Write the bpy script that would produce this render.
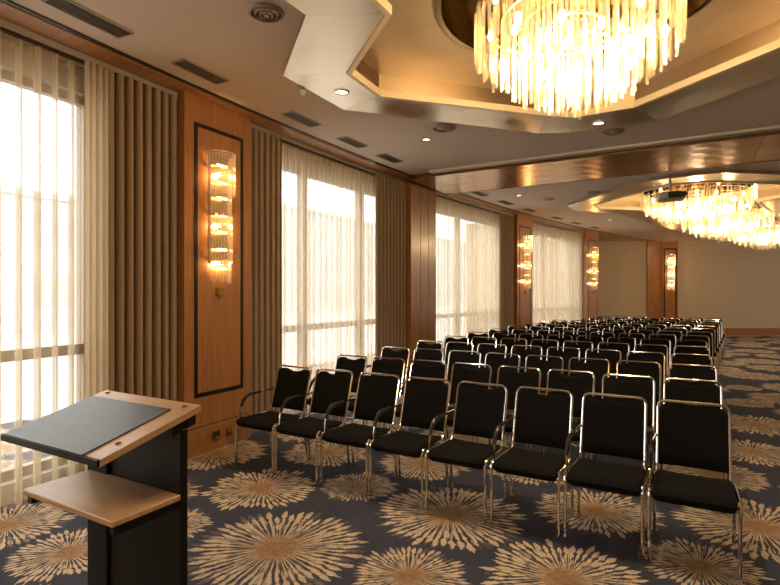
import bpy, math, random
from math import sin, cos, pi, atan2, sqrt, radians
from mathutils import Vector, geometry
random.seed(7)
SC = bpy.context.scene
COL = SC.collection
for o in list(bpy.data.objects): bpy.data.objects.remove(o)

# ------------------------------------------------------------------ camera, sky, exposure
CAMH = 1.65
YAW = radians(29.93)
cd = bpy.data.cameras.new('camera'); cam = bpy.data.objects.new('camera', cd); COL.objects.link(cam)
cd.sensor_width = 36.0; cd.lens = 521.0 / 780.0 * 36.0
cd.clip_start = 0.05; cd.clip_end = 400
cam.location = (0, 0, CAMH); cam.rotation_euler = (pi / 2, 0, YAW)
SC.camera = cam

W = bpy.data.worlds.new('overcast_sky'); SC.world = W; W.use_nodes = True
wb = W.node_tree.nodes['Background']
wb.inputs[0].default_value = (1.0, 0.985, 0.96, 1); wb.inputs[1].default_value = 3.8

SC.view_settings.view_transform = 'Standard'; SC.view_settings.look = 'None'
SC.view_settings.gamma = 1.0; SC.view_settings.use_curve_mapping = False
SC.view_settings.exposure = 0.37
SC.cycles.max_bounces = 10; SC.cycles.transparent_max_bounces = 24
SC.cycles.sample_clamp_indirect = 6.0
SC.cycles.caustics_reflective = False; SC.cycles.caustics_refractive = False

# ------------------------------------------------------------------ small node helper
class NT:
    def __init__(s, name):
        m = bpy.data.materials.new(name); m.use_nodes = True
        s.m = m; s.t = m.node_tree; s.n = s.t.nodes; s.b = s.n['Principled BSDF']; s.out = s.n['Material Output']
    def new(s, kind, **kw):
        n = s.n.new(kind)
        for k, v in kw.items(): setattr(n, k, v)
        return n
    def link(s, a, b): s.t.links.new(a, b)
    def put(s, sock, v):
        if isinstance(v, bpy.types.NodeSocket): s.link(v, sock)
        else: sock.default_value = v
    def m_(s, op, a, b=0.0, c=0.0, clamp=False):
        n = s.new('ShaderNodeMath', operation=op, use_clamp=clamp)
        s.put(n.inputs[0], a); s.put(n.inputs[1], b); s.put(n.inputs[2], c)
        return n.outputs[0]
    def ss(s, x, a, b):
        n = s.new('ShaderNodeMapRange', interpolation_type='SMOOTHSTEP')
        s.put(n.inputs[0], x); n.inputs[1].default_value = a; n.inputs[2].default_value = b
        return n.outputs[0]
    def mix(s, f, a, b, blend='MIX'):
        n = s.new('ShaderNodeMix', data_type='RGBA', blend_type=blend)
        s.put(n.inputs[0], f); s.put(n.inputs[6], a); s.put(n.inputs[7], b)
        return n.outputs[2]
    def coords(s, scale=(1, 1, 1), kind='Object'):
        tc = s.new('ShaderNodeTexCoord'); mp = s.new('ShaderNodeMapping')
        mp.inputs['Scale'].default_value = scale; s.link(tc.outputs[kind], mp.inputs[0]); return mp.outputs[0]
    def noise(s, vec, scale, detail=3.0, rough=0.5):
        n = s.new('ShaderNodeTexNoise'); s.link(vec, n.inputs['Vector'])
        n.inputs['Scale'].default_value = scale; n.inputs['Detail'].default_value = detail; n.inputs['Roughness'].default_value = rough
        return n.outputs[0]
    def bump(s, h, strength=0.3, dist=0.002):
        n = s.new('ShaderNodeBump'); n.inputs['Strength'].default_value = strength; n.inputs['Distance'].default_value = dist
        s.put(n.inputs['Height'], h); s.link(n.outputs[0], s.b.inputs['Normal'])

def C4(c): return (c[0], c[1], c[2], 1.0)
def plain(name, col, rough=0.5, metal=0.0, var=0.0, scale=3.0, stretch=(1, 1, 1), spec=0.5, bump=0.0):
    k = NT(name); b = k.b
    b.inputs['Roughness'].default_value = rough; b.inputs['Metallic'].default_value = metal
    b.inputs['Specular IOR Level'].default_value = spec
    if var > 0:
        v = k.noise(k.coords(stretch), scale, 4.0)
        lo = tuple(x * (1 - var) for x in col); hi = tuple(min(1, x * (1 + var)) for x in col)
        k.link(k.mix(v, C4(lo), C4(hi)), b.inputs['Base Color'])
        if bump: k.bump(v, bump, 0.002)
    else: b.inputs['Base Color'].default_value = C4(col)
    return k.m
def wood(name, col, rough=0.3, var=0.22, vertical=True, coat=0.15):
    k = NT(name); b = k.b
    st = (9, 9, 0.7) if vertical else (0.8, 9, 9)
    v = k.noise(k.coords(st), 2.2, 6.0, 0.6); g = k.noise(k.coords((60, 60, 2) if vertical else (2, 60, 60)), 1.5, 2.0)
    f = k.m_('ADD', k.m_('MULTIPLY', v, 0.7), k.m_('MULTIPLY', g, 0.3))
    f = k.ss(f, 0.3, 0.7)
    k.link(k.mix(f, C4(tuple(x * (1 - var) for x in col)), C4(tuple(x * (1 + var * .6) for x in col))), b.inputs['Base Color'])
    b.inputs['Roughness'].default_value = rough; b.inputs['Coat Weight'].default_value = coat; b.inputs['Coat Roughness'].default_value = 0.12
    k.bump(g, 0.06, 0.001)
    return k.m
def brushed(name, col, rough=0.35, stretch=(60, 2, 2), var=0.05):
    k = NT(name); b = k.b
    v = k.noise(k.coords(stretch), 1.5, 4.0)
    k.link(k.mix(v, C4(tuple(x * (1 - var) for x in col)), C4(tuple(min(1, x * (1 + var)) for x in col))), b.inputs['Base Color'])
    b.inputs['Metallic'].default_value = 1.0
    b.inputs['Roughness'].default_value = rough; b.inputs['Anisotropic'].default_value = 0.5
    return k.m
def emit(name, col, strength):
    k = NT(name); k.b.inputs['Base Color'].default_value = C4(col)
    k.b.inputs['Emission Color'].default_value = C4(col); k.b.inputs['Emission Strength'].default_value = strength
    return k.m
def sheer_mat(name, col, opacity, weave=0.25):
    k = NT(name); k.n.remove(k.b)
    tr = k.new('ShaderNodeBsdfTransparent'); tl = k.new('ShaderNodeBsdfTranslucent'); df = k.new('ShaderNodeBsdfDiffuse')
    tl.inputs[0].default_value = C4(col); df.inputs[0].default_value = C4(col)
    a = k.new('ShaderNodeMixShader'); a.inputs[0].default_value = 0.45
    k.link(tl.outputs[0], a.inputs[1]); k.link(df.outputs[0], a.inputs[2])
    v = k.noise(k.coords((1, 1, 0.05)), 40.0, 2.0)
    f = k.m_('MULTIPLY_ADD', v, weave, opacity - weave * 0.5, clamp=True)
    b = k.new('ShaderNodeMixShader'); k.link(f, b.inputs[0])
    k.link(tr.outputs[0], b.inputs[1]); k.link(a.outputs[0], b.inputs[2]); k.link(b.outputs[0], k.out.inputs[0])
    return k.m
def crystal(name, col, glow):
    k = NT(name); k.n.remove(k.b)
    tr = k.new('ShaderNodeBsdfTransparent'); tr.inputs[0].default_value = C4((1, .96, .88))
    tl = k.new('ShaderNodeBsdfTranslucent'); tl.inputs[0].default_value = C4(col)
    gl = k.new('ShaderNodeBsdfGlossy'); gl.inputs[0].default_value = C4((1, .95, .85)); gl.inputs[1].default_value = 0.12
    em = k.new('ShaderNodeEmission'); em.inputs[0].default_value = C4((1, .74, .37)); em.inputs[1].default_value = glow  # glass emits slightly itself, standing in for the bulb light it catches
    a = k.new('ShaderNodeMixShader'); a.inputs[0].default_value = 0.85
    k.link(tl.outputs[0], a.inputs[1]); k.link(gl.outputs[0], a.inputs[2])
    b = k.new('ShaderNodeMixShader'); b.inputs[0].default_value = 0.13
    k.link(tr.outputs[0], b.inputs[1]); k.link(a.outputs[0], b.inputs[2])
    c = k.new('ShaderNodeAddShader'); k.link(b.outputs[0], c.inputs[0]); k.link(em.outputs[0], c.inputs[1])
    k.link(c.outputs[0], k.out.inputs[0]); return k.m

M = {}
M['ceiling'] = plain('ceiling_paint', (0.70, 0.585, 0.50), 0.8, var=0.03, scale=1.5)
M['wood'] = wood('cherry_veneer', (0.43, 0.19, 0.066), 0.28)
M['wood_h'] = wood('cherry_veneer_horizontal', (0.42, 0.19, 0.068), 0.3, vertical=False)
M['wood_dark'] = wood('dark_cherry', (0.16, 0.07, 0.028), 0.3, vertical=False)
M['inlay'] = plain('black_inlay', (0.012, 0.009, 0.008), 0.3)
M['beige'] = plain('beige_wallcovering', (0.62, 0.50, 0.35), 0.75, var=0.08, scale=2.5, stretch=(6, 6, 0.4))
M['plaster'] = plain('reveal_plaster', (0.60, 0.54, 0.45), 0.8, var=0.03)
M['drape'] = plain('taupe_drape', (0.37, 0.26, 0.165), 0.85, var=0.1, scale=4, stretch=(8, 8, .5), spec=0.2)
M['sheer_a'] = sheer_mat('sheer_voile', (0.86, 0.74, 0.56), 0.22, 0.03)
M['sheer_b'] = sheer_mat('sheer_voile_dense', (0.90, 0.81, 0.66), 0.30, 0.04)
M['sheer_c'] = sheer_mat('sheer_voile_gathered', (0.80, 0.68, 0.50), 0.72, 0.2)
M['sheer_d'] = sheer_mat('sheer_voile_pleat', (0.84, 0.72, 0.55), 0.42, 0.1)
M['steel'] = brushed('brushed_nickel', (0.74, 0.67, 0.59), 0.28, (1.2, 40, 40))
M['gold'] = brushed('satin_gold', (0.62, 0.51, 0.36), 0.28, (2, 2, 30))
M['gold_ceiling'] = plain('gold_leaf_ceiling', (0.58, 0.44, 0.275), 0.34, 0.55, var=0.12, scale=1.5, stretch=(1, 6, 1))
M['gold_trim'] = plain('pale_gold_trim', (0.90, 0.74, 0.48), 0.5, 0.1)
M['brass'] = plain('polished_brass', (0.66, 0.46, 0.2), 0.16, 1.0)
M['brass_dark'] = plain('dark_brass', (0.52, 0.40, 0.21), 0.10, 1.0)
M['bronze'] = brushed('bronze_band', (0.36, 0.20, 0.10), 0.24, (.6, 8, 8), 0.15)
M['chrome'] = plain('chrome', (0.78, 0.75, 0.71), 0.12, 1.0)
M['black'] = plain('black_lacquer', (0.006, 0.0055, 0.005), 0.45, spec=0.25)
M['plastic'] = plain('black_plastic', (0.014, 0.013, 0.013), 0.35)
M['grille'] = plain('grille_grey', (0.36, 0.31, 0.25), 0.5, 0.3)
M['slat'] = plain('slat_grey', (0.16, 0.13, 0.10), 0.5, 0.2)
M['grille_dark'] = plain('grille_painted_shade', (0.07, 0.06, 0.05), 0.7)  # dark colour stands in for the shade inside slots and throats
M['white_metal'] = plain('white_metal', (0.62, 0.58, 0.52), 0.35, 0.1)
M['lamp'] = emit('lamp_glow', (1.0, 0.74, 0.40), 9.0)
M['lamp_sconce'] = emit('sconce_glow', (1.0, 0.62, 0.26), 6.0)
M['lamp_spot'] = emit('downlight_glow', (1.0, 0.82, 0.58), 5.0)
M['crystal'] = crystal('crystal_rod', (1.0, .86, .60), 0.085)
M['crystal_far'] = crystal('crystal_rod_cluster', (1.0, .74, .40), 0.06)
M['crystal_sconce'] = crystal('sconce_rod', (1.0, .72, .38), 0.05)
M['pale_wood'] = wood('lectern_beech', (0.60, 0.37, 0.19), 0.33, 0.14, vertical=False)
M['pad'] = plain('grey_leather_pad', (0.055, 0.058, 0.062), 0.36, var=0.3, scale=22)
M['concrete'] = plain('outside_concrete', (0.55, 0.53, 0.50), 0.85, var=0.06)
M['facade'] = plain('pale_facade', (0.50, 0.50, 0.49), 0.8, var=0.05)
M['facade_glass'] = plain('facade_glass', (0.38, 0.38, 0.37), 0.15)
M['winframe'] = plain('window_frame_tan', (0.42, 0.30, 0.19), 0.5)
gk = NT('window_glass'); gk.n.remove(gk.b)
_t = gk.new('ShaderNodeBsdfTransparent'); _t.inputs[0].default_value = (0.93, 0.95, 0.95, 1)
_g = gk.new('ShaderNodeBsdfGlossy'); _g.inputs[1].default_value = 0.02
_m = gk.new('ShaderNodeMixShader'); _m.inputs[0].default_value = 0.05
gk.link(_t.outputs[0], _m.inputs[1]); gk.link(_g.outputs[0], _m.inputs[2]); gk.link(_m.outputs[0], gk.out.inputs[0]); M['glass'] = gk.m
fk = NT('ribbed_black_fabric')
_w = fk.new('ShaderNodeTexWave', wave_type='BANDS', bands_direction='X'); fk.link(fk.coords(), _w.inputs[0]); _w.inputs['Scale'].default_value = 28
fk.link(fk.mix(_w.outputs[1], (0.003, 0.0026, 0.0025, 1), (0.012, 0.0105, 0.010, 1)), fk.b.inputs['Base Color'])
fk.b.inputs['Roughness'].default_value = 0.85; fk.b.inputs['Specular IOR Level'].default_value = 0.12; fk.bump(_w.outputs[1], 0.5, 0.003)
M['fabric'] = fk.m

def carpet_mat():
    k = NT('flower_carpet'); b = k.b
    u1 = k.new('ShaderNodeUVMap', uv_map='offset'); u2 = k.new('ShaderNodeUVMap', uv_map='flower')
    s1 = k.new('ShaderNodeSeparateXYZ'); k.link(u1.outputs[0], s1.inputs[0])
    s2 = k.new('ShaderNodeSeparateXYZ'); k.link(u2.outputs[0], s2.inputs[0])
    x, y, R, seed = s1.outputs[0], s1.outputs[1], s2.outputs[0], s2.outputs[1]
    pos = k.coords()
    n1 = k.m_('SUBTRACT', k.noise(pos, 9.0, 3.0), 0.5); n2 = k.m_('SUBTRACT', k.noise(pos, 45.0, 2.0), 0.5)
    r = k.m_('SQRT', k.m_('ADD', k.m_('MULTIPLY', x, x), k.m_('MULTIPLY', y, y)))
    rn = k.m_('DIVIDE', r, R); rn = k.m_('ADD', rn, k.m_('MULTIPLY', n2, 0.05))
    th = k.m_('DIVIDE', k.m_('ARCTAN2', y, x), 2 * pi)
    th = k.m_('ADD', th, k.m_('MULTIPLY', n1, 0.012)); th = k.m_('ADD', th, k.m_('MULTIPLY', n2, 0.006))
    nb = k.m_('SUBTRACT', k.noise(pos, 26.0, 2.0), 0.5)
    def layer(N, lmin, lvar, win, wout, rin, off, dash=0.0):
        a = k.m_('MULTIPLY_ADD', th, N, k.m_('MULTIPLY', seed, 0.37)); a = k.m_('ADD', a, off + 100.0)
        idd = k.m_('FLOOR', a); t = k.m_('ABSOLUTE', k.m_('SUBTRACT', k.m_('FRACT', a), 0.5))
        cv = k.new('ShaderNodeCombineXYZ'); k.link(idd, cv.inputs[0]); k.link(seed, cv.inputs[1]); cv.inputs[2].default_value = off
        wn = k.new('ShaderNodeTexWhiteNoise', noise_dimensions='3D'); k.link(cv.outputs[0], wn.inputs['Vector'])
        L = k.m_('MULTIPLY_ADD', wn.outputs['Value'], lvar, lmin)
        q = k.m_('DIVIDE', rn, L)
        tip = k.m_('SQRT', k.m_('MAXIMUM', k.m_('SUBTRACT', 1.0, k.m_('POWER', q, 7.0)), 0.0))
        w = k.m_('MULTIPLY_ADD', k.ss(q, 0.5, 0.86), wout - win, win)
        w = k.m_('MULTIPLY', k.m_('MULTIPLY', w, tip), k.m_('MULTIPLY_ADD', nb, 1.2, 1.0))
        if dash:
            sg = k.m_('FRACT', k.m_('MULTIPLY_ADD', q, dash, k.m_('MULTIPLY', wn.outputs['Value'], 0.0)))
            w = k.m_('MULTIPLY', w, k.m_('MULTIPLY_ADD', k.m_('SINE', k.m_('MULTIPLY', sg, pi)), 0.85, 0.3))
        e = k.m_('SUBTRACT', w, t)
        mask = k.m_('MULTIPLY', k.ss(e, -0.03, 0.05), k.ss(tip, 0.05, 0.3))
        return k.m_('MULTIPLY', mask, k.ss(rn, rin - 0.05, rin + 0.08))
    A = layer(54.0, 0.80, 0.26, 0.16, 0.44, 0.22, 0.0, 4.0)
    B = layer(43.0, 0.52, 0.36, 0.12, 0.38, 0.15, 11.5, 3.0)
    Cc = layer(66.0, 0.26, 0.34, 0.30, 0.34, -0.2, 23.0)
    mk = k.m_('MAXIMUM', k.m_('MAXIMUM', A, k.m_('MULTIPLY', B, 0.9)), Cc)
    D = layer(37.0, 0.45, 0.50, 0.13, 0.10, 0.28, 41.0)
    mk = k.m_('MULTIPLY', mk, k.m_('SUBTRACT', 1.0, k.m_('MULTIPLY', D, 0.95)))
    wear = k.ss(k.noise(pos, 30.0, 3.0), 0.25, 0.6)
    mk = k.m_('MULTIPLY', mk, k.m_('MULTIPLY_ADD', wear, 0.35, 0.65))
    f = k.ss(k.m_('ADD', rn, k.m_('MULTIPLY', n1, 0.35)), 0.10, 0.46)
    petal = k.mix(f, (0.56, 0.30, 0.115, 1), (0.70, 0.53, 0.34, 1))
    ground = k.mix(k.noise(pos, 3.0, 3.0), (0.042, 0.044, 0.062, 1), (0.080, 0.080, 0.102, 1))
    k.link(k.mix(mk, ground, petal), b.inputs['Base Color'])
    b.inputs['Roughness'].default_value = 0.95; b.inputs['Specular IOR Level'].default_value = 0.1
    k.bump(k.noise(pos, 260.0, 2.0), 0.35, 0.004)
    return k.m
M['carpet'] = carpet_mat()

# ------------------------------------------------------------------ mesh helpers
class MB:
    def __init__(s): s.v = []; s.f = []
    def grid(s, rows, closed_u=False, closed_v=False, flip=False):
        n0 = len(s.v); R = len(rows); Cn = len(rows[0])
        for r in rows: s.v.extend(tuple(p) for p in r)
        for i in range(R if closed_v else R - 1):
            for j in range(Cn if closed_u else Cn - 1):
                a = n0 + i * Cn + j; b = n0 + i * Cn + (j + 1) % Cn
                c = n0 + ((i + 1) % R) * Cn + (j + 1) % Cn; d = n0 + ((i + 1) % R) * Cn + j
                s.f.append((a, d, c, b) if flip else (a, b, c, d))
        return s
    def box(s, x0, x1, y0, y1, z0, z1, fn=None):
        n = len(s.v); P = [(x, y, z) for z in (z0, z1) for y in (y0, y1) for x in (x0, x1)]
        s.v += [fn(*p) for p in P] if fn else P
        for q in ((0, 2, 3, 1), (4, 5, 7, 6), (0, 1, 5, 4), (2, 6, 7, 3), (0, 4, 6, 2), (1, 3, 7, 5)): s.f.append(tuple(n + i for i in q))
        return s
    def rbox(s, x0, x1, y0, y1, z0, z1, r=0.01):          # box with chamfered vertical+horizontal edges (3 stacked rings)
        def ring(z, i): return [(x0 + i + r, y0 + i, z), (x1 - i - r, y0 + i, z), (x1 - i, y0 + i + r, z), (x1 - i, y1 - i - r, z), (x1 - i - r, y1 - i, z), (x0 + i + r, y1 - i, z), (x0 + i, y1 - i - r, z), (x0 + i, y0 + i + r, z)]
        rows = [ring(z0, r), ring(z0 + r, 0), ring(z1 - r, 0), ring(z1, r)]
        n = len(s.v); s.grid(rows, closed_u=True)
        s.f.append(tuple(range(n + 7, n - 1, -1))); s.f.append(tuple(range(n + 24, n + 32)))
        return s
    def tube(s, path, r, n=8, closed=False, cap=True):
        P = [Vector(p) for p in path]; rows = []; up = None; N = len(P)
        for i, p in enumerate(P):
            a = P[i - 1] if (i > 0 or closed) else P[i]; b = P[(i + 1) % N] if (i < N - 1 or closed) else P[i]
            t = (b - a).normalized()
            if up is None:
                up = Vector((0, 0, 1)) if abs(t.z) < 0.9 else Vector((1, 0, 0))
            side = t.cross(up).normalized(); up = side.cross(t).normalized()
            rr = r[i] if isinstance(r, (list, tuple)) else r
            rows.append([p + (side * cos(2 * pi * k / n) + up * sin(2 * pi * k / n)) * rr for k in range(n)])
        n0 = len(s.v); s.grid(rows, closed_u=True, closed_v=closed, flip=True)
        if cap and not closed:
            s.f.append(tuple(range(n0, n0 + n))); m = n0 + (N - 1) * n; s.f.append(tuple(range(m + n - 1, m - 1, -1)))
        return s
    def lathe(s, prof, n=24, cx=0, cy=0, a0=0.0, a1=2 * pi):
        full = abs(a1 - a0 - 2 * pi) < 1e-6; m = n if full else n + 1
        rows = [[(cx + r * cos(a0 + (a1 - a0) * k / n), cy + r * sin(a0 + (a1 - a0) * k / n), z) for k in range(m)] for r, z in prof]
        return s.grid(rows, closed_u=full)
    def prism(s, poly, z0, z1):
        n = len(s.v); m = len(poly)
        s.v += [(x, y, z0) for x, y in poly] + [(x, y, z1) for x, y in poly]
        s.f.append(tuple(n + i for i in reversed(range(m)))); s.f.append(tuple(n + m + i for i in range(m)))
        for i in range(m): j = (i + 1) % m; s.f.append((n + i, n + j, n + m + j, n + m + i))
        return s
    def mesh(s, name, mat, smooth=False, angle=None):
        me = bpy.data.meshes.new(name); me.from_pydata(s.v, [], s.f); me.update()
        if mat: me.materials.append(M[mat] if isinstance(mat, str) else mat)
        if smooth:
            me.polygons.foreach_set('use_smooth', [True] * len(me.polygons))
            if angle is None: angle = 40
            try: me.set_sharp_from_angle(angle=radians(angle))
            except Exception: pass
        return me
    def build(s, name, mat, parent=None, smooth=False, angle=None):
        o = bpy.data.objects.new(name, s.mesh(name, mat, smooth, angle)); COL.objects.link(o)
        if parent: o.parent = parent
        return o
def tag(o, label=None, cat=None, group=None, kind=None):
    if label: o['label'] = label
    if cat: o['category'] = cat
    if group: o['group'] = group
    if kind: o['kind'] = kind
    return o
def empty(name, loc=(0, 0, 0), rz=0.0):
    o = bpy.data.objects.new(name, None); COL.objects.link(o); o.location = loc; o.rotation_euler = (0, 0, rz); o.empty_display_size = 0.1
    return o
def link_copy(o, parent):
    c = o.copy(); COL.objects.link(c); c.parent = parent; return c
def copy_tree(o, parent=None):
    c = link_copy(o, parent)
    for ch in list(o.children): copy_tree(ch, c)
    return c
def fillet(pts, r, n=5):
    P = [Vector(p) for p in pts]; out = [P[0]]
    for i in range(1, len(P) - 1):
        a = (P[i - 1] - P[i]); b = (P[i + 1] - P[i]); ra = min(r, a.length * .48, b.length * .48)
        p0 = P[i] + a.normalized() * ra; p1 = P[i] + b.normalized() * ra
        for k in range(n + 1):
            t = k / n; out.append(p0 * (1 - t) ** 2 + P[i] * 2 * t * (1 - t) + p1 * t * t)
    out.append(P[-1]); return out

# curved room: arc length s along the window wall, u = distance inward from the ceiling edge
RAD = 50.0; CX, CY = 45.815, 5.5
def PW(s, u, z=0.0):
    a = s / RAD; return (CX - (RAD - u) * cos(a), CY + (RAD - u) * sin(a), z)
def wrot(s): return -pi / 2 - s / RAD          # local +y points into the room, local x runs towards the camera end
def pbox(mb, s0, s1, u0, u1, z0, z1, seg=0.6):
    n = max(1, int(abs(s1 - s0) / seg + .5)); rows = []
    for i in range(n + 1):
        s = s0 + (s1 - s0) * i / n
        rows.append([PW(s, u0, z0), PW(s, u1, z0), PW(s, u1, z1), PW(s, u0, z1)])
    n0 = len(mb.v); mb.grid(rows, closed_u=True); m = n0 + 4 * n
    mb.f.append((n0, n0 + 3, n0 + 2, n0 + 1)); mb.f.append((m, m + 1, m + 2, m + 3)); return mb
def FW(r, d, z): return (0.8666 * r - 0.4990 * d, 0.4990 * r + 0.8666 * d, z)    # far wall frame
def fbox(mb, r0, r1, d0, d1, z0, z1): return mb.box(r0, r1, d0, d1, z0, z1, FW)
ZC = 3.65
DW = 20.2

# ------------------------------------------------------------------ floor with flower print
def build_floor():
    x0, x1, y0, y1 = -7.5, 14.0, -6.5, 31.0
    pts = [(-3.14, 3.27, .48), (-2.31, 2.55, .57), (-2.45, 3.72, .34), (-3.25, 4.34, .46), (-4.25, 3.75, .55), (-3.2, 2.42, .30), (-1.55, 3.58, .57),
           (-1.42, 2.68, .36), (-2.22, 4.5, .46), (-.62, 3.1, .48), (-.62, 4.2, .47), (.06, 3.66, .36), (.18, 5.6, .46), (.42, 4.48, .55),
           (.56, 6.55, .5), (-4.2, 1.85, .42), (-3.42, 1.85, .36), (-3.0, 1.2, .42), (-1.29, 4.9, .45)]
    rnd = random.Random(3)
    cand = 0
    G = {}
    def near(x, y, R):
        for i in range(int(x) - 2, int(x) + 3):
            for j in range(int(y) - 2, int(y) + 3):
                for q in G.get((i, j), ()):
                    if (q[0] - x) ** 2 + (q[1] - y) ** 2 < ((R + q[2]) * 0.89) ** 2: return True
        return False
    for p in pts: G.setdefault((int(p[0]), int(p[1])), []).append(p)
    for R in (.56, .50, .44, .36, .30):
        for _ in range(5200):
            x = rnd.uniform(x0, x1); y = rnd.uniform(y0, y1)
            if not near(x, y, R): 
                p = (x, y, R); pts.append(p); G.setdefault((int(x), int(y)), []).append(p)
    vs, fs, uv1, uv2 = [], [], [], []
    for i, (x, y, R) in enumerate(pts):
        poly = [(x - 1.6, y - 1.6), (x + 1.6, y - 1.6), (x + 1.6, y + 1.6), (x - 1.6, y + 1.6)]
        poly = [(min(max(a, x0), x1), min(max(b, y0), y1)) for a, b in poly]
        for q in pts:
            dx, dy = q[0] - x, q[1] - y; d2 = dx * dx + dy * dy
            if d2 < 1e-9 or d2 > 10: continue
            c = (d2 + R * R - q[2] * q[2]) / 2      # power diagram half plane  dx*X+dy*Y <= c
            out = []
            for k in range(len(poly)):
                a, b = poly[k], poly[(k + 1) % len(poly)]
                fa = (a[0] - x) * dx + (a[1] - y) * dy - c; fb = (b[0] - x) * dx + (b[1] - y) * dy - c
                if fa <= 0: out.append(a)
                if (fa < 0) != (fb < 0) and abs(fa - fb) > 1e-12:
                    t = fa / (fa - fb); out.append((a[0] + (b[0] - a[0]) * t, a[1] + (b[1] - a[1]) * t))
            poly = out
            if len(poly) < 3: break
        if len(poly) < 3: continue
        n = len(vs); vs += [(a, b, 0) for a, b in poly]; fs.append(tuple(range(n, n + len(poly))))
        uv1 += [(a - x, b - y) for a, b in poly]; uv2 += [(R, (i * 7.31) % 97)] * len(poly)
    me = bpy.data.meshes.new('floor'); me.from_pydata(vs, [], fs); me.materials.append(M['carpet'])
    l1 = me.uv_layers.new(name='offset'); l2 = me.uv_layers.new(name='flower')
    for k in range(len(uv1)): l1.data[k].uv = uv1[k]; l2.data[k].uv = uv2[k]
    o = bpy.data.objects.new('floor', me); COL.objects.link(o); tag(o, 'slate carpet with large beige and orange bursting flowers', kind='structure')
build_floor()

# ------------------------------------------------------------------ ceiling and coffers
OUT1 = [(-3.17, 3.58), (-3.20, 4.57), (-1.60, 6.45), (-1.25, 6.60), (-.32, 6.66), (1.75, 4.98), (1.75, 3.75), (.95, 2.88), (.95, -3.0), (-2.34, -3.0), (-2.34, 2.88)]
INN1 = [(-2.63, 3.82), (-2.67, 4.42), (-1.34, 5.86), (-1.12, 6.03), (-.50, 6.02), (1.22, 4.65), (1.22, 4.0), (.45, 3.14), (.45, -2.5), (-1.83, -2.5), (-1.83, 3.14)]
C1 = (-.74, 4.0)
C2 = (.12, 12.65); C3 = (.80, 15.7); C4_ = (2.0, 19.3)
def mirror(poly):
    out = []
    for x, y in poly:
        dx, dy = x + .69, -(y - 4.07)
        if dy > 4: dy += 1.6
        k = max(0, dy - 1.2) * 0.24
        out.append((C2[0] + dx + k, C2[1] + dy))
    return out[::-1]
OUT2 = mirror(OUT1); INN2 = mirror(INN1)
def inset(poly, t):
    n = len(poly); out = []; area = sum(poly[i][0] * poly[(i + 1) % n][1] - poly[(i + 1) % n][0] * poly[i][1] for i in range(n))
    sg = 1 if area > 0 else -1
    for i in range(n):
        p0, p1, p2 = Vector(poly[i - 1]), Vector(poly[i]), Vector(poly[(i + 1) % n])
        d1 = (p1 - p0).normalized(); d2 = (p2 - p1).normalized()
        n1 = Vector((-d1.y, d1.x)) * sg; n2 = Vector((-d2.y, d2.x)) * sg
        b = (n1 + n2); b = b / max(.2, b.length_squared) * 2
        out.append((p1.x + b.x * t, p1.y + b.y * t))
    return out
def flat_with_holes(mb, outer, holes, z, down=True):
    loops = [[Vector((x, y, 0)) for x, y in outer]] + [[Vector((x, y, 0)) for x, y in h] for h in holes]
    flat = [p for l in loops for p in l]; n = len(mb.v)
    mb.v += [(p.x, p.y, z) for p in flat]
    for t in geometry.tessellate_polygon(loops):
        a, b, c = [flat[i] for i in t]
        cr = (b - a).cross(c - a).z
        t = tuple(n + i for i in t)
        mb.f.append(t if (cr < 0) == down else t[::-1])
edge = [PW(s, 0)[:2] for s in [x * .75 for x in range(-14, 31)]]
ceil_poly = edge + [(14.0, 29.5), (14.0, -6.0), (-3.2, -6.0)]
mb = MB(); flat_with_holes(mb, ceil_poly, [INN1, INN2], ZC)
ceiling = mb.build('ceiling', 'ceiling'); tag(ceiling, 'beige painted ceiling with recessed coffers', kind='structure')
# plaster edge and black strip standing in for the shaded gap along the curtain pocket
mb = MB(); pbox(mb, -10.4, 22.4, -0.03, 0.012, ZC - .012, ZC + .05); mb.build('gap_shade_strip', 'inlay', ceiling)
mb = MB(); pbox(mb, -10.4, 13.2, -0.52, -0.03, ZC - .02, ZC + .06); pbox(mb, 13.2, 22.4, -2.6, -0.03, ZC - .02, ZC + .06)
mb.build('wood_cornice', 'wood_h', ceiling)

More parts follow.
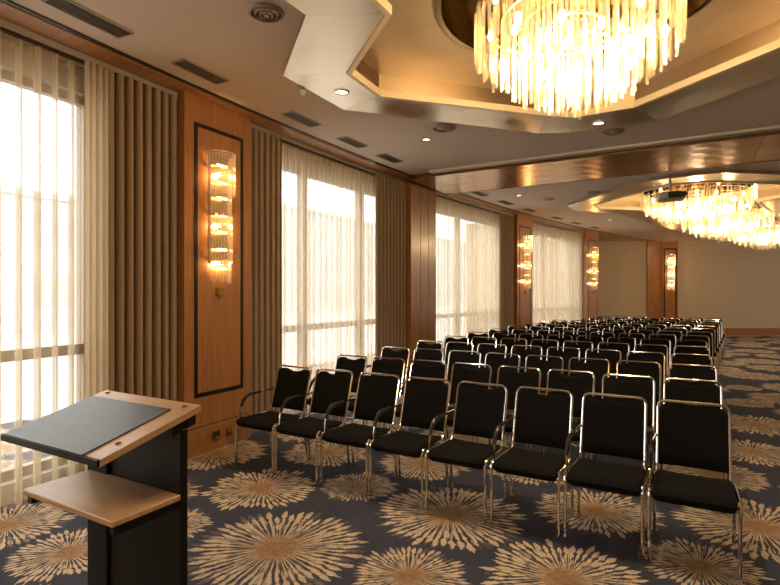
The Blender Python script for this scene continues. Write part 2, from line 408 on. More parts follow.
def coffer(name, OUT, INN, label, center, circ_r):
    root = empty(name, (0, 0, 0)); tag(root, label, kind='structure')
    n = len(OUT)
    for i in range(n):
        j = (i + 1) % n
        o0, o1, i0, i1 = Vector(OUT[i]), Vector(OUT[j]), Vector(INN[i]), Vector(INN[j])
        parts = 2 if (o1 - o0).length > 2.0 else 1
        for k in range(parts):
            g = 0.0015
            ta, tb = k / parts, (k + 1) / parts
            L = (o1 - o0).length; ga = g / max(L, .3)
            q = [o0.lerp(o1, ta + ga), o0.lerp(o1, tb - ga), i0.lerp(i1, tb - ga), i0.lerp(i1, ta + ga)]
            area = sum(q[a].x * q[(a + 1) % 4].y - q[(a + 1) % 4].x * q[a].y for a in range(4))
            if area < 0: q = q[::-1]
            MB().prism([(p.x, p.y) for p in q], ZC - .05, ZC - .001).build('soffit_panel', 'steel', root)
    # inner upright band and pale gold lip
    a = inset(INN, 0.0); lip = inset(INN, 0.03); lip2 = inset(INN, -0.012)
    for i in range(n):
        j = (i + 1) % n
        m = MB(); m.v += [(*lip[i], ZC - .065), (*lip[j], ZC - .065), (*lip[j], ZC + .0), (*lip[i], ZC + .0), (*lip2[i], ZC - .065), (*lip2[j], ZC - .065), (*lip2[j], ZC + .0), (*lip2[i], ZC + .0)]
        m.f += [(0, 1, 2, 3), (5, 4, 7, 6), (4, 5, 1, 0), (3, 2, 6, 7), (0, 3, 7, 4), (1, 5, 6, 2)]
        m.build('lip', 'gold_trim', root)
        m = MB(); m.v += [(*a[i], ZC), (*a[j], ZC), (*a[j], ZC + .17), (*a[i], ZC + .17)]; m.f += [(0, 1, 2, 3)]
        m.build('upright_band', 'gold', root)
    cs = center if isinstance(center, list) else [center]
    circs = [[(c[0] + circ_r * cos(2 * pi * k / 48), c[1] + circ_r * sin(2 * pi * k / 48)) for k in range(48)] for c in cs]
    m = MB(); flat_with_holes(m, inset(INN, -.02), circs, ZC + .165); m.build('upper_ceiling', 'gold_ceiling', root)
    for c in cs:
        m = MB().lathe([(circ_r, ZC + .15), (circ_r + .0, ZC + .62), (0.02, ZC + .62)], 48, *c); m.build('well', 'brass_dark', root, True)
        m = MB().lathe([(circ_r - .004, ZC + .15), (circ_r + .035, ZC + .15), (circ_r + .035, ZC + .166)], 48, *c); m.build('well_ring', 'brass', root, True)
    return root
coffer('trim_coffer_star', OUT1, INN1, 'star shaped brushed metal ceiling coffer with gold recess', C1, .98)
coffer('trim_coffer_chain', OUT2, INN2, 'distant brushed metal ceiling coffer with gold recess over far chairs', [C2, C3, C4_], 1.0)

# cross beam band between the two halls
beam = empty('trim_crossbeam'); tag(beam, 'bronze panelled band crossing the ceiling', kind='structure')
YB0, YB1 = 7.86, 9.42
xe = -4.15
for i in range(4):
    y0 = YB0 + i * (YB1 - YB0) / 4 + .004; y1 = YB0 + (i + 1) * (YB1 - YB0) / 4 - .004
    xs = [xe, -2.6, -.9, .8, 2.5, 4.2, 8.0]
    for k in range(6): MB().box(xs[k] + .003, xs[k + 1] - .003, y0, y1, ZC - .07, ZC - .002).build('panel', 'bronze', beam)
MB().box(-3.7, 8.0, YB0 - .16, YB0 - .02, ZC - .035, ZC - .001).build('track_cover', 'white_metal', beam)
MB().box(-3.7, 8.0, YB0 - .022, YB0 - .002, ZC - .05, ZC - .001).build('track_slot', 'grille_dark', beam)
MB().box(xe, 8.0, YB0 - .006, YB0 + .004, ZC - .075, ZC - .001).build('edge_strip', 'bronze', beam)
MB().box(xe, 8.0, YB1 - .004, YB1 + .010, ZC - .075, ZC - .001).build('edge_strip', 'bronze', beam)

# ------------------------------------------------------------------ window wall, glazing, pilasters
SP = [-6.33, -1.60, 3.14, 8.0, 12.65]           # pilaster centres along the arc
wl = empty('wall_left'); tag(wl, 'curved window wall', kind='structure')
mb = MB(); pbox(mb, -10.4, 13.2, -0.85, -0.53, 3.40, ZC + .3); mb.build('lintel', 'plaster', wl)
mb = MB(); pbox(mb, -10.4, 13.2, -0.85, -0.53, -.05, .16); mb.build('sill', 'plaster', wl)
for s in SP:
    mb = MB(); pbox(mb, s - .52, s + .52, -0.85, -.30, -.05, ZC + .1); mb.build('pier', 'plaster', wl)
mb = MB(); pbox(mb, -10.4, SP[0] - .5, -0.85, -.53, 0, ZC + .1); mb.build('pier', 'plaster', wl)
mb = MB(); pbox(mb, 13.15, 22.4, -2.7, -2.55, -.05, ZC + .1); mb.build('recess_wall', 'beige', wl)
mb = MB(); pbox(mb, 13.14, 13.26, -2.7, -.3, -.05, ZC + .1); mb.build('recess_return', 'beige', wl)
mb = MB(); pbox(mb, -10.4, -10.2, -0.85, 1.5, -.05, ZC + .1); mb.build('end_return', 'beige', wl)

# windows: (s start, s end, mullion positions)
WIN = [(-5.8, -2.74, [-4.35]), (-1.02, 2.55, [0.36, 1.80]), (3.7, 7.45, [5.35]), (8.55, 12.1, [10.15])]
for i, (a, b, mull) in enumerate(WIN):
    w = empty('window_%d' % (i + 1)); tag(w, 'tall window with tan frame behind sheer curtains', kind='structure')
    st = [a] + mull + [b]
    for k, s in enumerate(st):
        mb = MB(); hw = .055 if 0 < k < len(st) - 1 else .05
        pbox(mb, s - hw, s + hw, -.70, -.60, .16, 3.40); mb.build('mullion', 'winframe', w)
    mb = MB(); pbox(mb, a, b, -.69, -.61, 1.10, 1.19); mb.build('transom', 'winframe', w)
    mb = MB(); pbox(mb, a, b, -.69, -.61, .16, .24); mb.build('bottom_rail', 'winframe', w)
    mb = MB(); pbox(mb, a, b, -.69, -.61, 3.33, 3.40); mb.build('top_rail', 'winframe', w)
    if i == 0:
        pbox(MB(), b + .05, b + .9, -.85, -.53, .16, 3.40)
    for k in range(len(st) - 1):
        for z0, z1 in ((.24, 1.10), (1.19, 3.33)):
            mb = MB(); pbox(mb, st[k] + .05, st[k + 1] - .05, -.655, -.645, z0, z1); mb.build('pane', 'glass', w)
    if b < SP[i + 1] - .53:
        mb = MB(); pbox(mb, b, SP[i + 1] - .5, -0.80, -.56, .1, 3.45); mb.build('jamb', 'plaster', w)
    if a > SP[i] + .53:
        mb = MB(); pbox(mb, SP[i] + .5, a, -0.80, -.56, .1, 3.45); mb.build('jamb', 'plaster', w)

UF = -.17      # pilaster face
def pilaster(i, s, framed):
    t = empty('trim_%d' % (i + 1)); tag(t, 'cherry veneered pillar between curtained windows', kind='structure')
    h0, h1 = s - .46, s + .46
    if framed:
        mb = MB(); pbox(mb, h0, h1, -.32, UF, .285, ZC - .02); mb.build('veneer_board', 'wood', t)
        a, b, z0, z1, w = s - .34, s + .34, .585, 3.37, .042
        for q in ((a, b, z0, z0 + w), (a, b, z1 - w, z1), (a, a + w, z0 + w, z1 - w), (b - w, b, z0 + w, z1 - w)):
            mb = MB(); pbox(mb, q[0], q[1], UF, UF + .006, q[2], q[3]); mb.build('black_inlay_strip', 'inlay', t)
        mb = MB(); pbox(mb, a + w, b - w, UF, UF + .003, z0 + w, z1 - w); mb.build('inner_panel', 'wood', t)
    else:
        for q in ((h0, s - .13), (s - .115, s + .16), (s + .175, h1)):
            mb = MB(); pbox(mb, q[0], q[1], -.32, UF, .285, ZC - .02); mb.build('veneer_board', 'wood', t)
        mb = MB(); pbox(mb, h0 + .01, h1 - .01, -.33, UF - .02, .285, ZC - .03); mb.build('groove_backing', 'inlay', t)
    mb = MB(); pbox(mb, h0, h1, -.32, UF, 0, .275); mb.build('base_board', 'wood_h', t)
    mb = MB(); pbox(mb, h0 + .01, h1 - .01, -.32, UF - .012, .275, .285); mb.build('base_groove', 'inlay', t)
for i, s in enumerate(SP): pilaster(i, s, i != 2)

# ------------------------------------------------------------------ other walls
wf = empty('wall_far'); tag(wf, 'beige far wall', kind='structure')
mb = MB(); fbox(mb, 3.0, 30, DW, DW + .3, -.05, 4.3); mb.build('wall_covering', 'beige', wf)
tp = empty('trim_6'); tag(tp, 'cherry wood panel on far wall with black inlay frame', kind='structure')
ra, rb, rc = 9.95, 10.50, 11.12
mb = MB(); fbox(mb, ra, rb - .005, DW - .06, DW - .001, 0, ZC - .03); mb.build('veneer_board', 'wood', tp)
mb = MB(); fbox(mb, rb, rc, DW - .10, DW - .001, 0, ZC - .03); mb.build('veneer_board', 'wood', tp)
for q in ((rb + .06, rc - .06, 3.30, 3.36), (rb + .06, rb + .11, .6, 3.30), (rc - .11, rc - .06, .6, 3.30), (rb + .06, rc - .06, .55, .6)):
    mb = MB(); fbox(mb, q[0], q[1], DW - .108, DW - .1, q[2], q[3]); mb.build('black_inlay_strip', 'inlay', tp)
mb = MB(); fbox(mb, rc + .002, 30, DW - .035, DW - .001, 0, .27); bb = mb.build('baseboard_far', 'wood_h'); tag(bb, 'cherry wood baseboard along far wall', kind='structure')
mb = MB(); fbox(mb, 3.0, ra - .002, DW - .035, DW - .001, 0, .27); bb = mb.build('baseboard_recess', 'wood_h'); tag(bb, 'cherry wood baseboard in far recess', kind='structure')
mb = MB(); pbox(mb, -12, 24, 9.0, 9.2, -.05, 4.2); w = mb.build('wall_right', 'beige'); tag(w, 'beige right wall', kind='structure')
mb = MB(); mb.box(-6.5, 7.5, -5.4, -5.2, -.05, 4.2); w = mb.build('wall_back', 'beige'); tag(w, 'beige back wall', kind='structure')

# ------------------------------------------------------------------ curtains
def cloth(s0, s1, u, z0, z1, pitch, amp, over, name, mat, seed=0, rows=5, taper=0.0):
    rnd = random.Random(seed); L = s1 - s0; nf = max(2, int(L / pitch + .5)); per = 10; N = nf * per
    ph = [rnd.uniform(-.5, .5) for _ in range(nf + 1)]; am = [amp * rnd.uniform(.75, 1.2) for _ in range(nf + 1)]
    G = []
    for r in range(rows + 1):
        tz = r / rows; z = z0 + (z1 - z0) * tz; row = []
        fl = 1.0 + taper * (1 - tz)
        for i in range(N + 1):
            f = i / per; k = min(nf, int(f)); fr = f - k; k2 = min(nf, k + 1)
            a_ = (am[k] * (1 - fr) + am[k2] * fr) * fl; p_ = (ph[k] * (1 - fr) + ph[k2] * fr) * (0.6 + .7 * (1 - tz))
            w = 2 * pi * f + p_
            row.append(PW(s0 + L * i / N - over * sin(2 * w), u + a_ * sin(w), z))
        G.append(row)
    return MB().grid(G, flip=True).mesh(name, mat, True, 180)
PLEAT = {'sheer_a': ('sheer_c', .055, .016), 'sheer_b': ('sheer_d', .05, .016)}
def curtain(name, label, cat, s0, s1, u, pitch, amp, over, mat, seed, group, hem=True, tape=True, z0=.03, z1=3.575):
    base = PW((s0 + s1) / 2, u, 0)
    o = empty(name, (0, 0, 0)); tag(o, label, cat, group)
    def part(nm, me):
        q = bpy.data.objects.new(nm, me); COL.objects.link(q); q.parent = o
    part('cloth', cloth(s0, s1, u, z0, z1, pitch, amp, over, 'cloth', mat, seed))
    if hem: part('hem', cloth(s0, s1, u + .003, z0, z0 + .11, pitch, amp, over, 'hem', mat, seed, 1))
    if mat in PLEAT:
        pm, dep, wid = PLEAT[mat]; nf = max(2, int((s1 - s0) / pitch + .5))
        row = [(-wid, 0), (-wid * .8, dep * .6), (-wid * .3, dep), (wid * .3, dep), (wid * .8, dep * .6), (wid, 0)]
        me = MB().grid([[(x, y, z) for x, y in row] for z in (z0 + .004, (z0 + z1) / 2, z1)]).mesh('pleat', pm, True, 180)
        rr = random.Random(seed)
        for k in range(nf):
            sk = s0 + (s1 - s0) * (k + .5 + rr.uniform(-.16, .16)) / nf
            q = bpy.data.objects.new('pleat', me); COL.objects.link(q); q.parent = o
            q.location = PW(sk, u + .01, 0); q.rotation_euler = (0, 0, wrot(sk)); q.scale = (rr.uniform(.7, 1.3), rr.uniform(.8, 1.1), 1)
    if tape: part('heading_tape', cloth(s0, s1, u + .003, z1 - .075, z1 + .002, pitch, amp, over, 'heading_tape', mat, seed, 1))
    return o
UC = -.27
G1 = 'sheer window curtains'; G2 = 'taupe drapes'
curtain('sheer_curtain', 'thin white sheer curtain nearest the lectern, daylight showing through', 'curtain', -5.8, -2.96, -.40, .140, .030, .010, 'sheer_a', 1, G1)
curtain('sheer_curtain', 'gathered beige sheer beside the leftmost taupe drape', 'curtain', -3.0, -2.78, UC, .06, .035, .010, 'sheer_c', 2, G1)
curtain('drape', 'wide taupe drape left of the nearest glowing wall light', 'drape', -2.80, -2.045, UC, .092, .045, .012, 'drape', 3, G2, False, False)
curtain('drape', 'narrow taupe drape right of the nearest glowing wall light', 'drape', -1.10, -.50, UC, .10, .045, .012, 'drape', 4, G2, False, False)
curtain('sheer_curtain', 'beige sheer curtain behind the left chairs of the front row', 'curtain', -.62, 2.2, -.40, .125, .032, .014, 'sheer_b', 5, G1)
curtain('drape', 'taupe drape beside the plain wood pillar under the cross band', 'drape', 1.70, 2.66, UC, .105, .045, .012, 'drape', 6, G2, False, False)
curtain('sheer_curtain', 'beige sheer curtain just beyond the plain wood pillar', 'curtain', 3.62, 6.95, -.40, .125, .032, .014, 'sheer_b', 7, G1)
curtain('drape', 'dark taupe drape left of the second wall light', 'drape', 6.75, 7.53, UC, .11, .045, .012, 'drape', 8, G2, False, False)
curtain('sheer_curtain', 'farthest beige sheer curtain, between two wall lights', 'curtain', 8.48, 12.17, -.40, .13, .032, .014, 'sheer_b', 9, G1)
for s0, s1, lab in ((-5.85, -2.05, 'slim grey curtain rail above the nearest window'), (-1.1, 2.66, 'slim grey curtain rail above the second window'), (3.61, 7.53, 'slim grey curtain rail above the third window'), (8.47, 12.18, 'slim grey curtain rail above the farthest window')):
    mb = MB(); pbox(mb, s0, s1, -.40 - .012, -.40 + .012, 3.585, 3.629); pbox(mb, s0, s1, UC - .012, UC + .012, 3.585, 3.629)
    o = mb.build('curtain_rail', 'grille'); tag(o, lab, 'rail', 'curtain rails')

# ------------------------------------------------------------------ wall lights
def make_sconce():
    t = empty('wall_light')
    MB().box(-.11, .11, 0, .018, 1.95, 3.05).build('back_plate', 'brass', t)
    for k, (z, r) in enumerate(((3.10, .165), (2.93, .13), (2.45, .14), (1.98, .125))):
        MB().lathe([(r, z), (r, z + .018), (r - .03, z + .018), (r - .03, z)], 14, 0, .0, 0, pi).build('holder_ring', 'brass', t, True)
    rod = MB().tube([(0, 0, -.5), (0, 0, .5)], .0105, 6).mesh('glass_rod', 'crystal_sconce', True)
    def ring(r, n, z0, z1, jit):
        for k in range(n):
            a = pi * (k + .5) / n
            o = bpy.data.objects.new('glass_rod', rod); COL.objects.link(o); o.parent = t
            zz = z0 + (random.random() - .5) * jit - .02 * (k % 2)
            o.location = (r * cos(a), .012 + r * sin(a), (zz + z1) / 2); o.scale = (1, 1, z1 - zz)
    ring(.165, 17, 2.70, 3.115, .05); ring(.125, 14, 2.36, 2.94, .05); ring(.135, 14, 1.98, 2.46, .04); ring(.12, 12, 1.77, 1.99, .03)
    for z in (2.98, 2.80, 2.64, 2.46, 2.28, 2.10, 1.90):
        MB().tube([(-.075, .06, z), (-.06, .06, z), (.06, .06, z), (.075, .06, z)], [.004, .013, .013, .004], 8).build('bulb', 'lamp_sconce', t, True)
    MB().box(-.035, .035, 0, .05, 1.62, 1.70).build('junction_box', 'brass', t)
    for z, e in ((2.88, 6.0), (2.35, 6.0), (1.95, 3.5)):
        l = bpy.data.lights.new('sconce_lamp', 'POINT'); l.energy = e * 1.2; l.color = (1.0, .60, .27); l.shadow_soft_size = .03
        o = bpy.data.objects.new('sconce_lamp', l); COL.objects.link(o); o.parent = t; o.location = (0, .08, z)
    return t
sc0 = make_sconce()
spots = [(PW(SP[1] - .03, UF + .004), wrot(SP[1]), 'large crystal rod wall light on the nearest wood pillar'),
         (PW(SP[3], UF + .004), wrot(SP[3]), 'crystal rod wall light between the two far sheer curtains'),
         (PW(SP[4], UF + .004), wrot(SP[4]), 'crystal rod wall light on the last pillar before the recess'),
         (FW((rb + rc) / 2, DW - .112, 0), radians(-150.07), 'small crystal rod wall light on the far end wall')]
for i, (p, rz, lab) in enumerate(spots):
    o = sc0 if i == 0 else copy_tree(sc0)
    o.location = (p[0], p[1], 0); o.rotation_euler = (0, 0, rz); tag(o, lab, 'wall light', 'crystal rod wall lights')

# wall sockets on the nearest pillar base
for s, nm, lab in ((-1.66, 'brass', 'dark square wall socket left of the brass one, low on pillar'), (-1.47, 'brass_dark', 'brass framed wall socket right of the dark one, low on pillar')):
    t = empty('wall_socket', PW(s, UF + .001, .155), wrot(s)); tag(t, lab, 'socket', 'pillar sockets')
    MB().rbox(-.045, .045, 0, .010, -.045, .045, .003).build('plate', 'brass_dark' if nm == 'brass' else 'brass', t)
    MB().lathe([(.024, 0), (.024, .0), (.001, 0)], 14).build('insert', 'plastic', t).rotation_euler = (-pi / 2, 0, 0)
    t.children[-1].location = (0, .0115, 0)

# ------------------------------------------------------------------ chandeliers
def chandelier(cx, cy, R, zc, zr, label, detailed, watts, rings, counts):
    t = empty('chandelier', (cx, cy, 0)); tag(t, label, 'chandelier', 'crystal rod chandeliers')
    ztop = ZC + .60
    MB().lathe([(R * .96, ztop - .06), (R * .96, ztop), (.02, ztop), (.02, ztop - .05), (R * .9, ztop - .06)], 40).build('mounting_plate', 'brass', t, True)
    for r in rings[::2]:
        z = ZC + .06 - .12 * (1 - r)
        MB().tube([(R * r * cos(2 * pi * k / 40), R * r * sin(2 * pi * k / 40), z) for k in range(40)], .012, 6, True).build('rod_ring', 'brass', t, True)
        for k in range(4):
            a = pi / 2 * k + r * 5; MB().tube([(R * r * cos(a), R * r * sin(a), z), (R * r * cos(a), R * r * sin(a), ztop - .03)], .005, 5).build('hanger', 'brass', t)
    rnd = random.Random(int(cx * 100)); lst = []
    for r, n in zip(rings, counts):
        zb = zc + (zr - zc) * r ** 1.7; top = ZC + .07 - .12 * (1 - r)
        for k in range(n):
            a = 2 * pi * (k + rnd.random() * .3) / n
            q = R * r * (1 + rnd.uniform(-.02, .02))
            lst.append((q * cos(a), q * sin(a), zb + rnd.uniform(-.035, .035) - .03 * (k % 2), top, 0, 0))
    m = counts[0]                                        # outer curtain of rods hung in a criss-cross
    for k in range(m):
        a = 2 * pi * k / m; q = R * 1.02; tl = .10 if k % 2 else -.10
        lst.append((q * cos(a), q * sin(a), zr + .02 + rnd.uniform(-.03, .03), ZC + .10, tl, a))
    rod = MB().tube([(0, 0, -.5), (0, 0, .49), (0, 0, .5)], [.0115, .0115, .006], 6).mesh('crystal_rod', 'crystal', True)
    if detailed:
        for x, y, z0, z1, tl, a in lst:
            o = bpy.data.objects.new('crystal_rod', rod); COL.objects.link(o); o.parent = t
            o.location = (x, y, (z0 + z1) / 2); o.scale = (1, 1, z1 - z0)
            if tl: o.rotation_euler = (tl, 0, a + 0)
    else:
        mb = MB()
        for x, y, z0, z1, tl, a in lst:
            mb.tube([(x - tl * .4 * sin(a), y + tl * .4 * cos(a), z0), (x + tl * .4 * sin(a), y - tl * .4 * cos(a), z1)], .015, 5)
        o = mb.build('crystal_rods', 'crystal_far', t, True); o['kind'] = 'stuff'
    bl = MB().lathe([(.0, -.05), (.018, -.04), (.026, 0), (.016, .035), (.0, .045)], 8).mesh('bulb', 'lamp', True)
    for r, n in ((.86, 14), (.60, 10), (.34, 6), (.0, 1)):
        zb = zc + (zr - zc) * max(r, .1) ** 1.7
        for k in range(n):
            a = 2 * pi * (k + .5) / n
            o = bpy.data.objects.new('bulb', bl); COL.objects.link(o); o.parent = t; o.location = (R * r * cos(a), R * r * sin(a), zb + .20 + .14 * (k % 3))
    for k in range(5):
        a = 2 * pi * k / 4; rr = R * .58 if k < 4 else 0
        l = bpy.data.lights.new('chandelier_lamp', 'POINT'); l.energy = watts / 5; l.color = (1.0, .82, .60); l.shadow_soft_size = .10
        o = bpy.data.objects.new('chandelier_lamp', l); COL.objects.link(o); o.parent = t; o.location = (rr * cos(a), rr * sin(a), zc + (.42 if k < 4 else .25))
    return t
RG = [.98, .86, .74, .62, .50, .38, .26, .13]
chandelier(C1[0], C1[1], .70, 2.99, 3.38, 'huge crystal rod chandelier in the nearest star shaped coffer', True, 150, RG, [58, 50, 42, 34, 26, 18, 12, 6])
chandelier(-.69, -1.3, .75, 2.98, 3.36, 'unseen crystal rod chandelier added behind the viewer in the same long coffer', False, 140, RG, [46, 40, 34, 28, 22, 16, 10, 5])  # added out of view to throw warm light on near drapes and ceiling
RGf = [.98, .84, .70, .56, .40, .24, .1]; CF = [60, 50, 42, 32, 24, 14, 6]
chandelier(C2[0], C2[1], .96, 3.02, 3.36, 'crystal rod chandelier behind the ceiling projector', False, 100, RGf, CF)
chandelier(C3[0], C3[1], .96, 2.97, 3.32, 'middle chandelier of the three over the far chairs', False, 100, RGf, CF)
chandelier(C4_[0], C4_[1], .96, 2.95, 3.32, 'rightmost and farthest crystal rod chandelier', False, 100, RGf, CF)

# ------------------------------------------------------------------ ceiling fittings
def on_arc(x, y): 
    a = atan2(y - CY, CX - x); return a * RAD, RAD - sqrt((CX - x) ** 2 + (y - CY) ** 2)
ORD = ['first', 'second', 'third', 'fourth', 'fifth', 'sixth', 'seventh', 'eighth', 'ninth', 'tenth', 'eleventh', 'twelfth', 'thirteenth', 'fourteenth', 'fifteenth']
def vent(s, L, idx):
    t = empty('ceiling_vent', PW(s, .30, ZC), wrot(s)); tag(t, '%s slotted ceiling vent along the windows, counting from the camera' % ORD[idx], 'vent', 'slotted ceiling vents')
    h, w = L / 2, .075
    MB().box(-h, h, -w, w, -.004, -.0005).build('backing', 'grille_dark', t)
    for b in ((-h - .012, h + .012, -w - .012, -w), (-h - .012, h + .012, w, w + .012), (-h - .012, -h, -w, w), (h, h + .012, -w, w)):
        MB().box(b[0], b[1], b[2], b[3], -.012, -.0005).build('frame', 'grille', t)
    sl = MB().box(-h, h, -.005, .005, -.010, -.004).mesh('slat', 'slat')
    for k in range(4):
        o = bpy.data.objects.new('slat', sl); COL.objects.link(o); o.parent = t; o.location = (0, -w + .03 * (k + 1), 0)
for i, (s, L) in enumerate(((-3.33, .56), (-2.28, .5), (-.80, .5), (.25, .5), (1.22, .5), (4.55, .52), (5.85, .52), (7.2, .52), (8.95, .52), (10.3, .52), (11.7, .52))): vent(s, L, i)
def disc(x, y, z, R, lab):
    t = empty('round_diffuser', (x, y, z)); tag(t, lab, 'vent', 'round ceiling diffusers')
    for k, (r0, r1, dz) in enumerate(((R, R * .82, .0), (R * .70, R * .56, .008), (R * .44, R * .30, .012))):
        MB().lathe([(r0, -.001), (r0 - .01, -.016 - dz), (r1, -.02 - dz), (r1, -.001)], 28).build('cone_ring', 'grille', t, True)
    MB().lathe([(R * .9, -.002), (.001, -.002)], 24).build('throat', 'grille_dark', t)
    MB().lathe([(R * .16, -.002), (R * .16, -.03), (.001, -.032)], 16).build('hub', 'grille', t)
disc(-2.62, 2.78, ZC, .13, 'round ceiling diffuser nearest the top left of the big coffer')
disc(-2.58, 5.80, ZC, .15, 'round ceiling diffuser below the left corner of the big coffer')
disc(-.82, 6.98, ZC, .13, 'round ceiling diffuser between big chandelier and cross band')
disc(1.62, 6.2, ZC, .13, 'round ceiling diffuser at the right edge beyond the big coffer')
disc(-1.65, 11.0, ZC, .14, 'round diffuser beyond the cross band, left of the projector')
disc(2.6, 10.6, ZC, .16, 'round diffuser beyond the cross band at the right edge')
disc(-2.6, 11.3, ZC, .12, 'round diffuser beyond the cross band near the far windows')
def downlight(x, y, z, R, lab, watts):
    t = empty('downlight', (x, y, z)); tag(t, lab, 'ceiling light', 'recessed downlights')
    MB().lathe([(R, -.001), (R, -.008), (R * .78, -.012), (R * .74, -.003)], 24).build('bezel', 'chrome', t, True)
    MB().lathe([(R * .76, -.003), (.001, -.003)], 20).build('lens', 'lamp_spot', t)
    l = bpy.data.lights.new('downlight_lamp', 'SPOT'); l.energy = watts; l.color = (1, .74, .45); l.spot_size = radians(95); l.spot_blend = .6; l.shadow_soft_size = .04
    o = bpy.data.objects.new('downlight_lamp', l); COL.objects.link(o); o.parent = t; o.location = (0, 0, -.02)
DL = [(-2.93, 4.15, ZC - .05, .075, 'lit downlight in the brushed soffit left of the chandelier'), (-.91, 6.38, ZC - .05, .075, 'lit downlight in the brushed soffit beyond the chandelier'),
      (-2.98, 6.12, ZC, .06, 'small downlight next to the round diffuser near the windows'), (1.25, 5.0, ZC - .05, .07, 'lit downlight in the soffit right of the chandelier'),
      (-3.05, 10.6, ZC, .06, 'small downlight just beyond the cross band near the windows'), (-2.35, 12.9, ZC, .06, 'small downlight beside the far coffer, nearer the windows'),
      (-1.9, 15.4, ZC, .06, 'small downlight above the far left chairs'), (2.9, 8.6 - 1.5, ZC, .06, 'small downlight at the right before the cross band')]
for x, y, z, R, lab in DL: downlight(x, y, z, R, lab, 30.0)
# small spotlight hanging by the soffit corner
t = empty('ceiling_sensor', (-3.28, 3.98, ZC)); tag(t, 'small white ceiling spotlight beside the soffit corner', 'sensor')
MB().lathe([(.05, -.001), (.05, -.012), (.012, -.02), (.012, -.05), (.001, -.05)], 16).build('base', 'white_metal', t, True)
MB().tube([(0, 0, -.045), (.05, -.05, -.075)], .028, 12).build('head', 'white_metal', t, True)
# projector
t = empty('projector', (-.29, 10.08, 3.30), radians(8)); tag(t, 'white ceiling projector with black front in front of the far chandelier', 'projector')
MB().rbox(-.19, .22, -.16, .20, -.085, .05, .03).build('body', 'white_metal', t, True)
MB().rbox(-.05, .15, -.178, -.158, -.06, .045, .006).build('front_panel', 'plastic', t)
MB().tube([(.18, -.15, -.01), (.18, -.215, -.01)], .045, 16).build('lens', 'plastic', t, True)
MB().tube([(0, .02, .05), (0, .02, .348)], .022, 10).build('mount_pole', 'white_metal', t, True)
MB().lathe([(.08, .335), (.08, .349), (.001, .349)], 16).build('ceiling_plate', 'white_metal', t)
# little clamp boxes on the cross band
for x, lab in ((1.05, 'small black bracket hanging from the cross band'), (1.78, 'small black clip at the right end of the cross band')):
    o = MB().rbox(x - .03, x + .03, YB0 + .05, YB0 + .09, ZC - .22, ZC - .071, .006).build('band_bracket', 'plastic'); tag(o, lab, 'bracket')

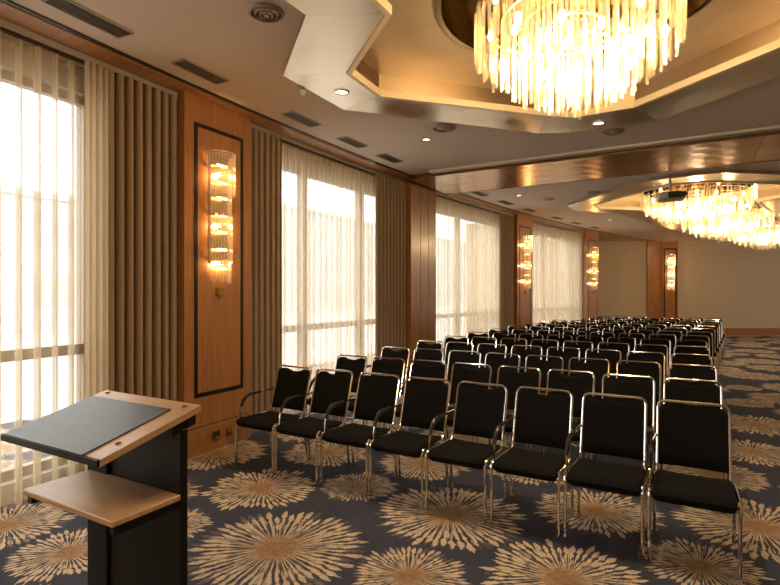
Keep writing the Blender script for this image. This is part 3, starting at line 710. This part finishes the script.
# ------------------------------------------------------------------ chairs
def make_chair():
    t = empty('conference_chair')
    hw = .232; bw = .212
    # seat cushion (rounded slab, waterfall front)
    rows = []
    prof = [(.012, .375), (-.014, .392), (-.024, .425), (-.008, .450), (.04, .462), (.20, .455), (.36, .447), (.44, .446), (.452, .43), (.44, .408), (.2, .405)]
    xs = [-.218, -.212, -.19, -.1, 0, .1, .19, .212, .218]
    for x in xs:
        e = abs(x) / .218; sq = .45 if e > .99 else (.8 if e > .96 else 1.0); row = []
        for y, z in prof:
            zc = .43; yy = .215 + (y - .215) * (1 - .012 * (e > .96)); row.append((x, yy, zc + (z - zc) * sq - .010 * (1 - e * e) * (z > .44)))
        rows.append(row)
    mb = MB().grid(rows, closed_u=True); n = len(prof)
    mb.f.append(tuple(range(n - 1, -1, -1))); m = len(mb.v) - n; mb.f.append(tuple(range(m, m + n)))
    mb.build('seat', 'fabric', t, True, 50)
    # backrest pad with hand hole at the top
    def by(z): return .455 + (z - .45) * .30 + .0
    rows = []; zs = [.475, .485, .55, .65, .75, .82, .850, .868]
    nx = 18
    for side in (0, 1):
        G = []
        for z in zs:
            row = []
            for k in range(nx + 1):
                x = -bw + .006 + (2 * bw - .012) * k / nx; e = abs(x) / bw
                zz = z
                if z > .84:
                    dip = max(0, 1 - (x / .105) ** 2) if abs(x) < .105 else 0
                    cr = max(0, (e - .78) / .22) ** 2 * .05
                    zz = z - dip * .028 - cr * (1 if z > .86 else .6)
                th = .013 * (1 - (0.7 if z < .48 or z > .86 else 0)) * (1 - .5 * (e > .96))
                bow = .018 * (1 - e * e)
                row.append((x, by(zz) + bow + (th if side else -th), zz))
            G.append(row)
        rows.append(G)
    mb = MB().grid(rows[0], flip=False); mb.grid(rows[1], flip=True)
    nn = (nx + 1) * len(zs)
    def idx(s, i, j): return s * nn + i * (nx + 1) + j
    for j in range(nx):
        mb.f.append((idx(0, 0, j + 1), idx(0, 0, j), idx(1, 0, j), idx(1, 0, j + 1)))
        l = len(zs) - 1; mb.f.append((idx(0, l, j), idx(0, l, j + 1), idx(1, l, j + 1), idx(1, l, j)))
    for i in range(len(zs) - 1):
        mb.f.append((idx(0, i, 0), idx(0, i + 1, 0), idx(1, i + 1, 0), idx(1, i, 0))); mb.f.append((idx(0, i + 1, nx), idx(0, i, nx), idx(1, i, nx), idx(1, i + 1, nx)))
    mb.build('backrest', 'fabric', t, True, 50)
    tr = .0105
    loop = fillet([(-bw, .40, .425), (-bw, by(.46), .46), (-bw, by(.888), .888), (bw, by(.888), .888), (bw, by(.46), .46), (bw, .40, .425)], .055, 5)
    MB().tube(loop, tr, 8).build('back_frame', 'chrome', t, True)
    for sg in (-1, 1):
        p = fillet([(sg * hw, 0, .0), (sg * hw, 0, .445), (sg * hw, .12, .432), (sg * (hw - .004), .40, .428)], .05, 5)
        MB().tube(p, .0115, 8).build('leg', 'chrome', t, True)
        p = fillet([(sg * (hw - .004), .30, .42), (sg * (hw - .004), .425, .42), (sg * hw, .50, .0)], .05, 4)
        MB().tube(p, .0115, 8).build('leg', 'chrome', t, True)
    MB().tube([(-hw, .12, .412), (hw, .12, .412)], .009, 6).build('cross_bar', 'chrome', t)
    x = -hw
    p = fillet([(x, .05, .435), (x - .002, .055, .545), (x - .002, .13, .645), (x, .40, .655), (x + .012, by(.66), .66)], .07, 5)
    ar = MB().tube(p, .0085, 7).build('arm_frame', 'chrome', t, True)
    p = fillet([(x - .002, .062, .55), (x - .002, .13, .652), (x, .32, .660)], .075, 6)
    MB().tube(p, [.012] + [.0175] * (len(p) - 2) + [.012], 8).build('arm_pad', 'plastic', ar, True)
    return t
chair0 = make_chair()
first = True
for i in range(14):
    yf = 3.567 + 1.07 * i
    sh = .075 * max(0, yf + .6 - 9.8)
    for j in range(8):
        x = -3.75 + .505 * (j + .5) - .02 + sh
        s, u = on_arc(x - .26, yf + .3)
        if u < -.12: continue
        o = chair0 if first else copy_tree(chair0); first = False
        rd = random.Random(i * 31 + j)
        o.location = (x + rd.uniform(-.004, .004), yf + (rd.uniform(-.02, .02) if i else rd.uniform(-.006, .006)), 0)
        o.rotation_euler = (0, 0, rd.uniform(-.006, .006) if i else 0)
        lab = 'black chrome framed chair in %s, %s from the right aisle' % ('the front row' if i == 0 else ('the rearmost row' if i == 13 else 'the %s row' % ORD[i]), ORD[7 - j])
        tag(o, lab, 'chair', 'rows of black chairs')

# ------------------------------------------------------------------ lectern
t = empty('lectern', (-1.995, 1.0, 0)); tag(t, 'black lectern with slanted wooden top and pull-out shelf beside the window', 'lectern')
def slant(x, y, z): return (x, y, 1.10 + (y - .005) / .41 * .104 + z)
m = MB(); m.box(-.318, .318, .005, .415, -.024, 0, slant); top = m.build('reading_top', 'pale_wood', t)
m = MB(); m.box(-.300, .225, .0, .345, 0, .006, slant); m.build('leather_pad', 'pad', top)
m = MB(); m.box(-.318, .318, -.004, .006, -.020, .002, slant); m.build('front_lip', 'black', top)
for x, y in ((-.28, .30), (.27, .10), (.26, .385), (-.27, .395)):
    m = MB(); m.lathe([(.011, 0), (.011, .004), (.0, .005)], 10); o = m.build('screw_cap', 'brass_dark', top); o.location = slant(x, y, 0)
m = MB(); m.box(-.29, .29, .30, .412, -.075, -.026, slant); m.build('top_bracket', 'black', t)
MB().rbox(-.31, .295, .338, .372, .03, 1.12, .004).build('front_panel', 'black', t)
MB().rbox(-.31, -.165, .326, .3375, .03, 1.10, .003).build('batten', 'black', t)
MB().rbox(-.31, .295, .02, .46, .0, .03, .006).build('base_plate', 'black', t)
sh_ = MB().rbox(-.295, .298, .06, .336, .850, .872, .003).build('shelf', 'pale_wood', t)
for x in (-.285, .255): MB().box(x, x + .03, .075, .336, .815, .849).build('shelf_bracket', 'black', sh_)

# ------------------------------------------------------------------ outside
g = MB(); g.box(-60, -5.35, -30, 200, -.35, -.25); o = g.build('terrace', 'concrete'); tag(o, 'pale concrete terrace outside the windows', kind='structure')
def block(x1, y0, y1, h, lab):
    t = empty('building', (x1, (y0 + y1) / 2, -.25)); tag(t, lab, 'building', 'pale buildings outside')
    hw = (y1 - y0) / 2
    MB().box(-8, 0, -hw, hw, 0, h).build('wall', 'facade', t)
    MB().box(-8.2, .2, -hw - .2, hw + .2, h, h + .3).build('roof_edge', 'concrete', t)
    gm = MB().box(0, .04, -.9, .9, 0, 1.5).mesh('facade_window', 'facade_glass'); k = 0
    z = 1.2
    while z + 2 < h:
        y = -hw + 1.6
        while y < hw - 1.2:
            o = bpy.data.objects.new('facade_window', gm); COL.objects.link(o); o.parent = t; o.location = (0, y, z); y += 3.4
        z += 3.1
block(-28, 6, 22, 6.6, 'low pale building seen through the nearest sheer curtain')
block(-34, 26, 150, 10.2, 'taller pale building seen faintly through the second sheer curtain')
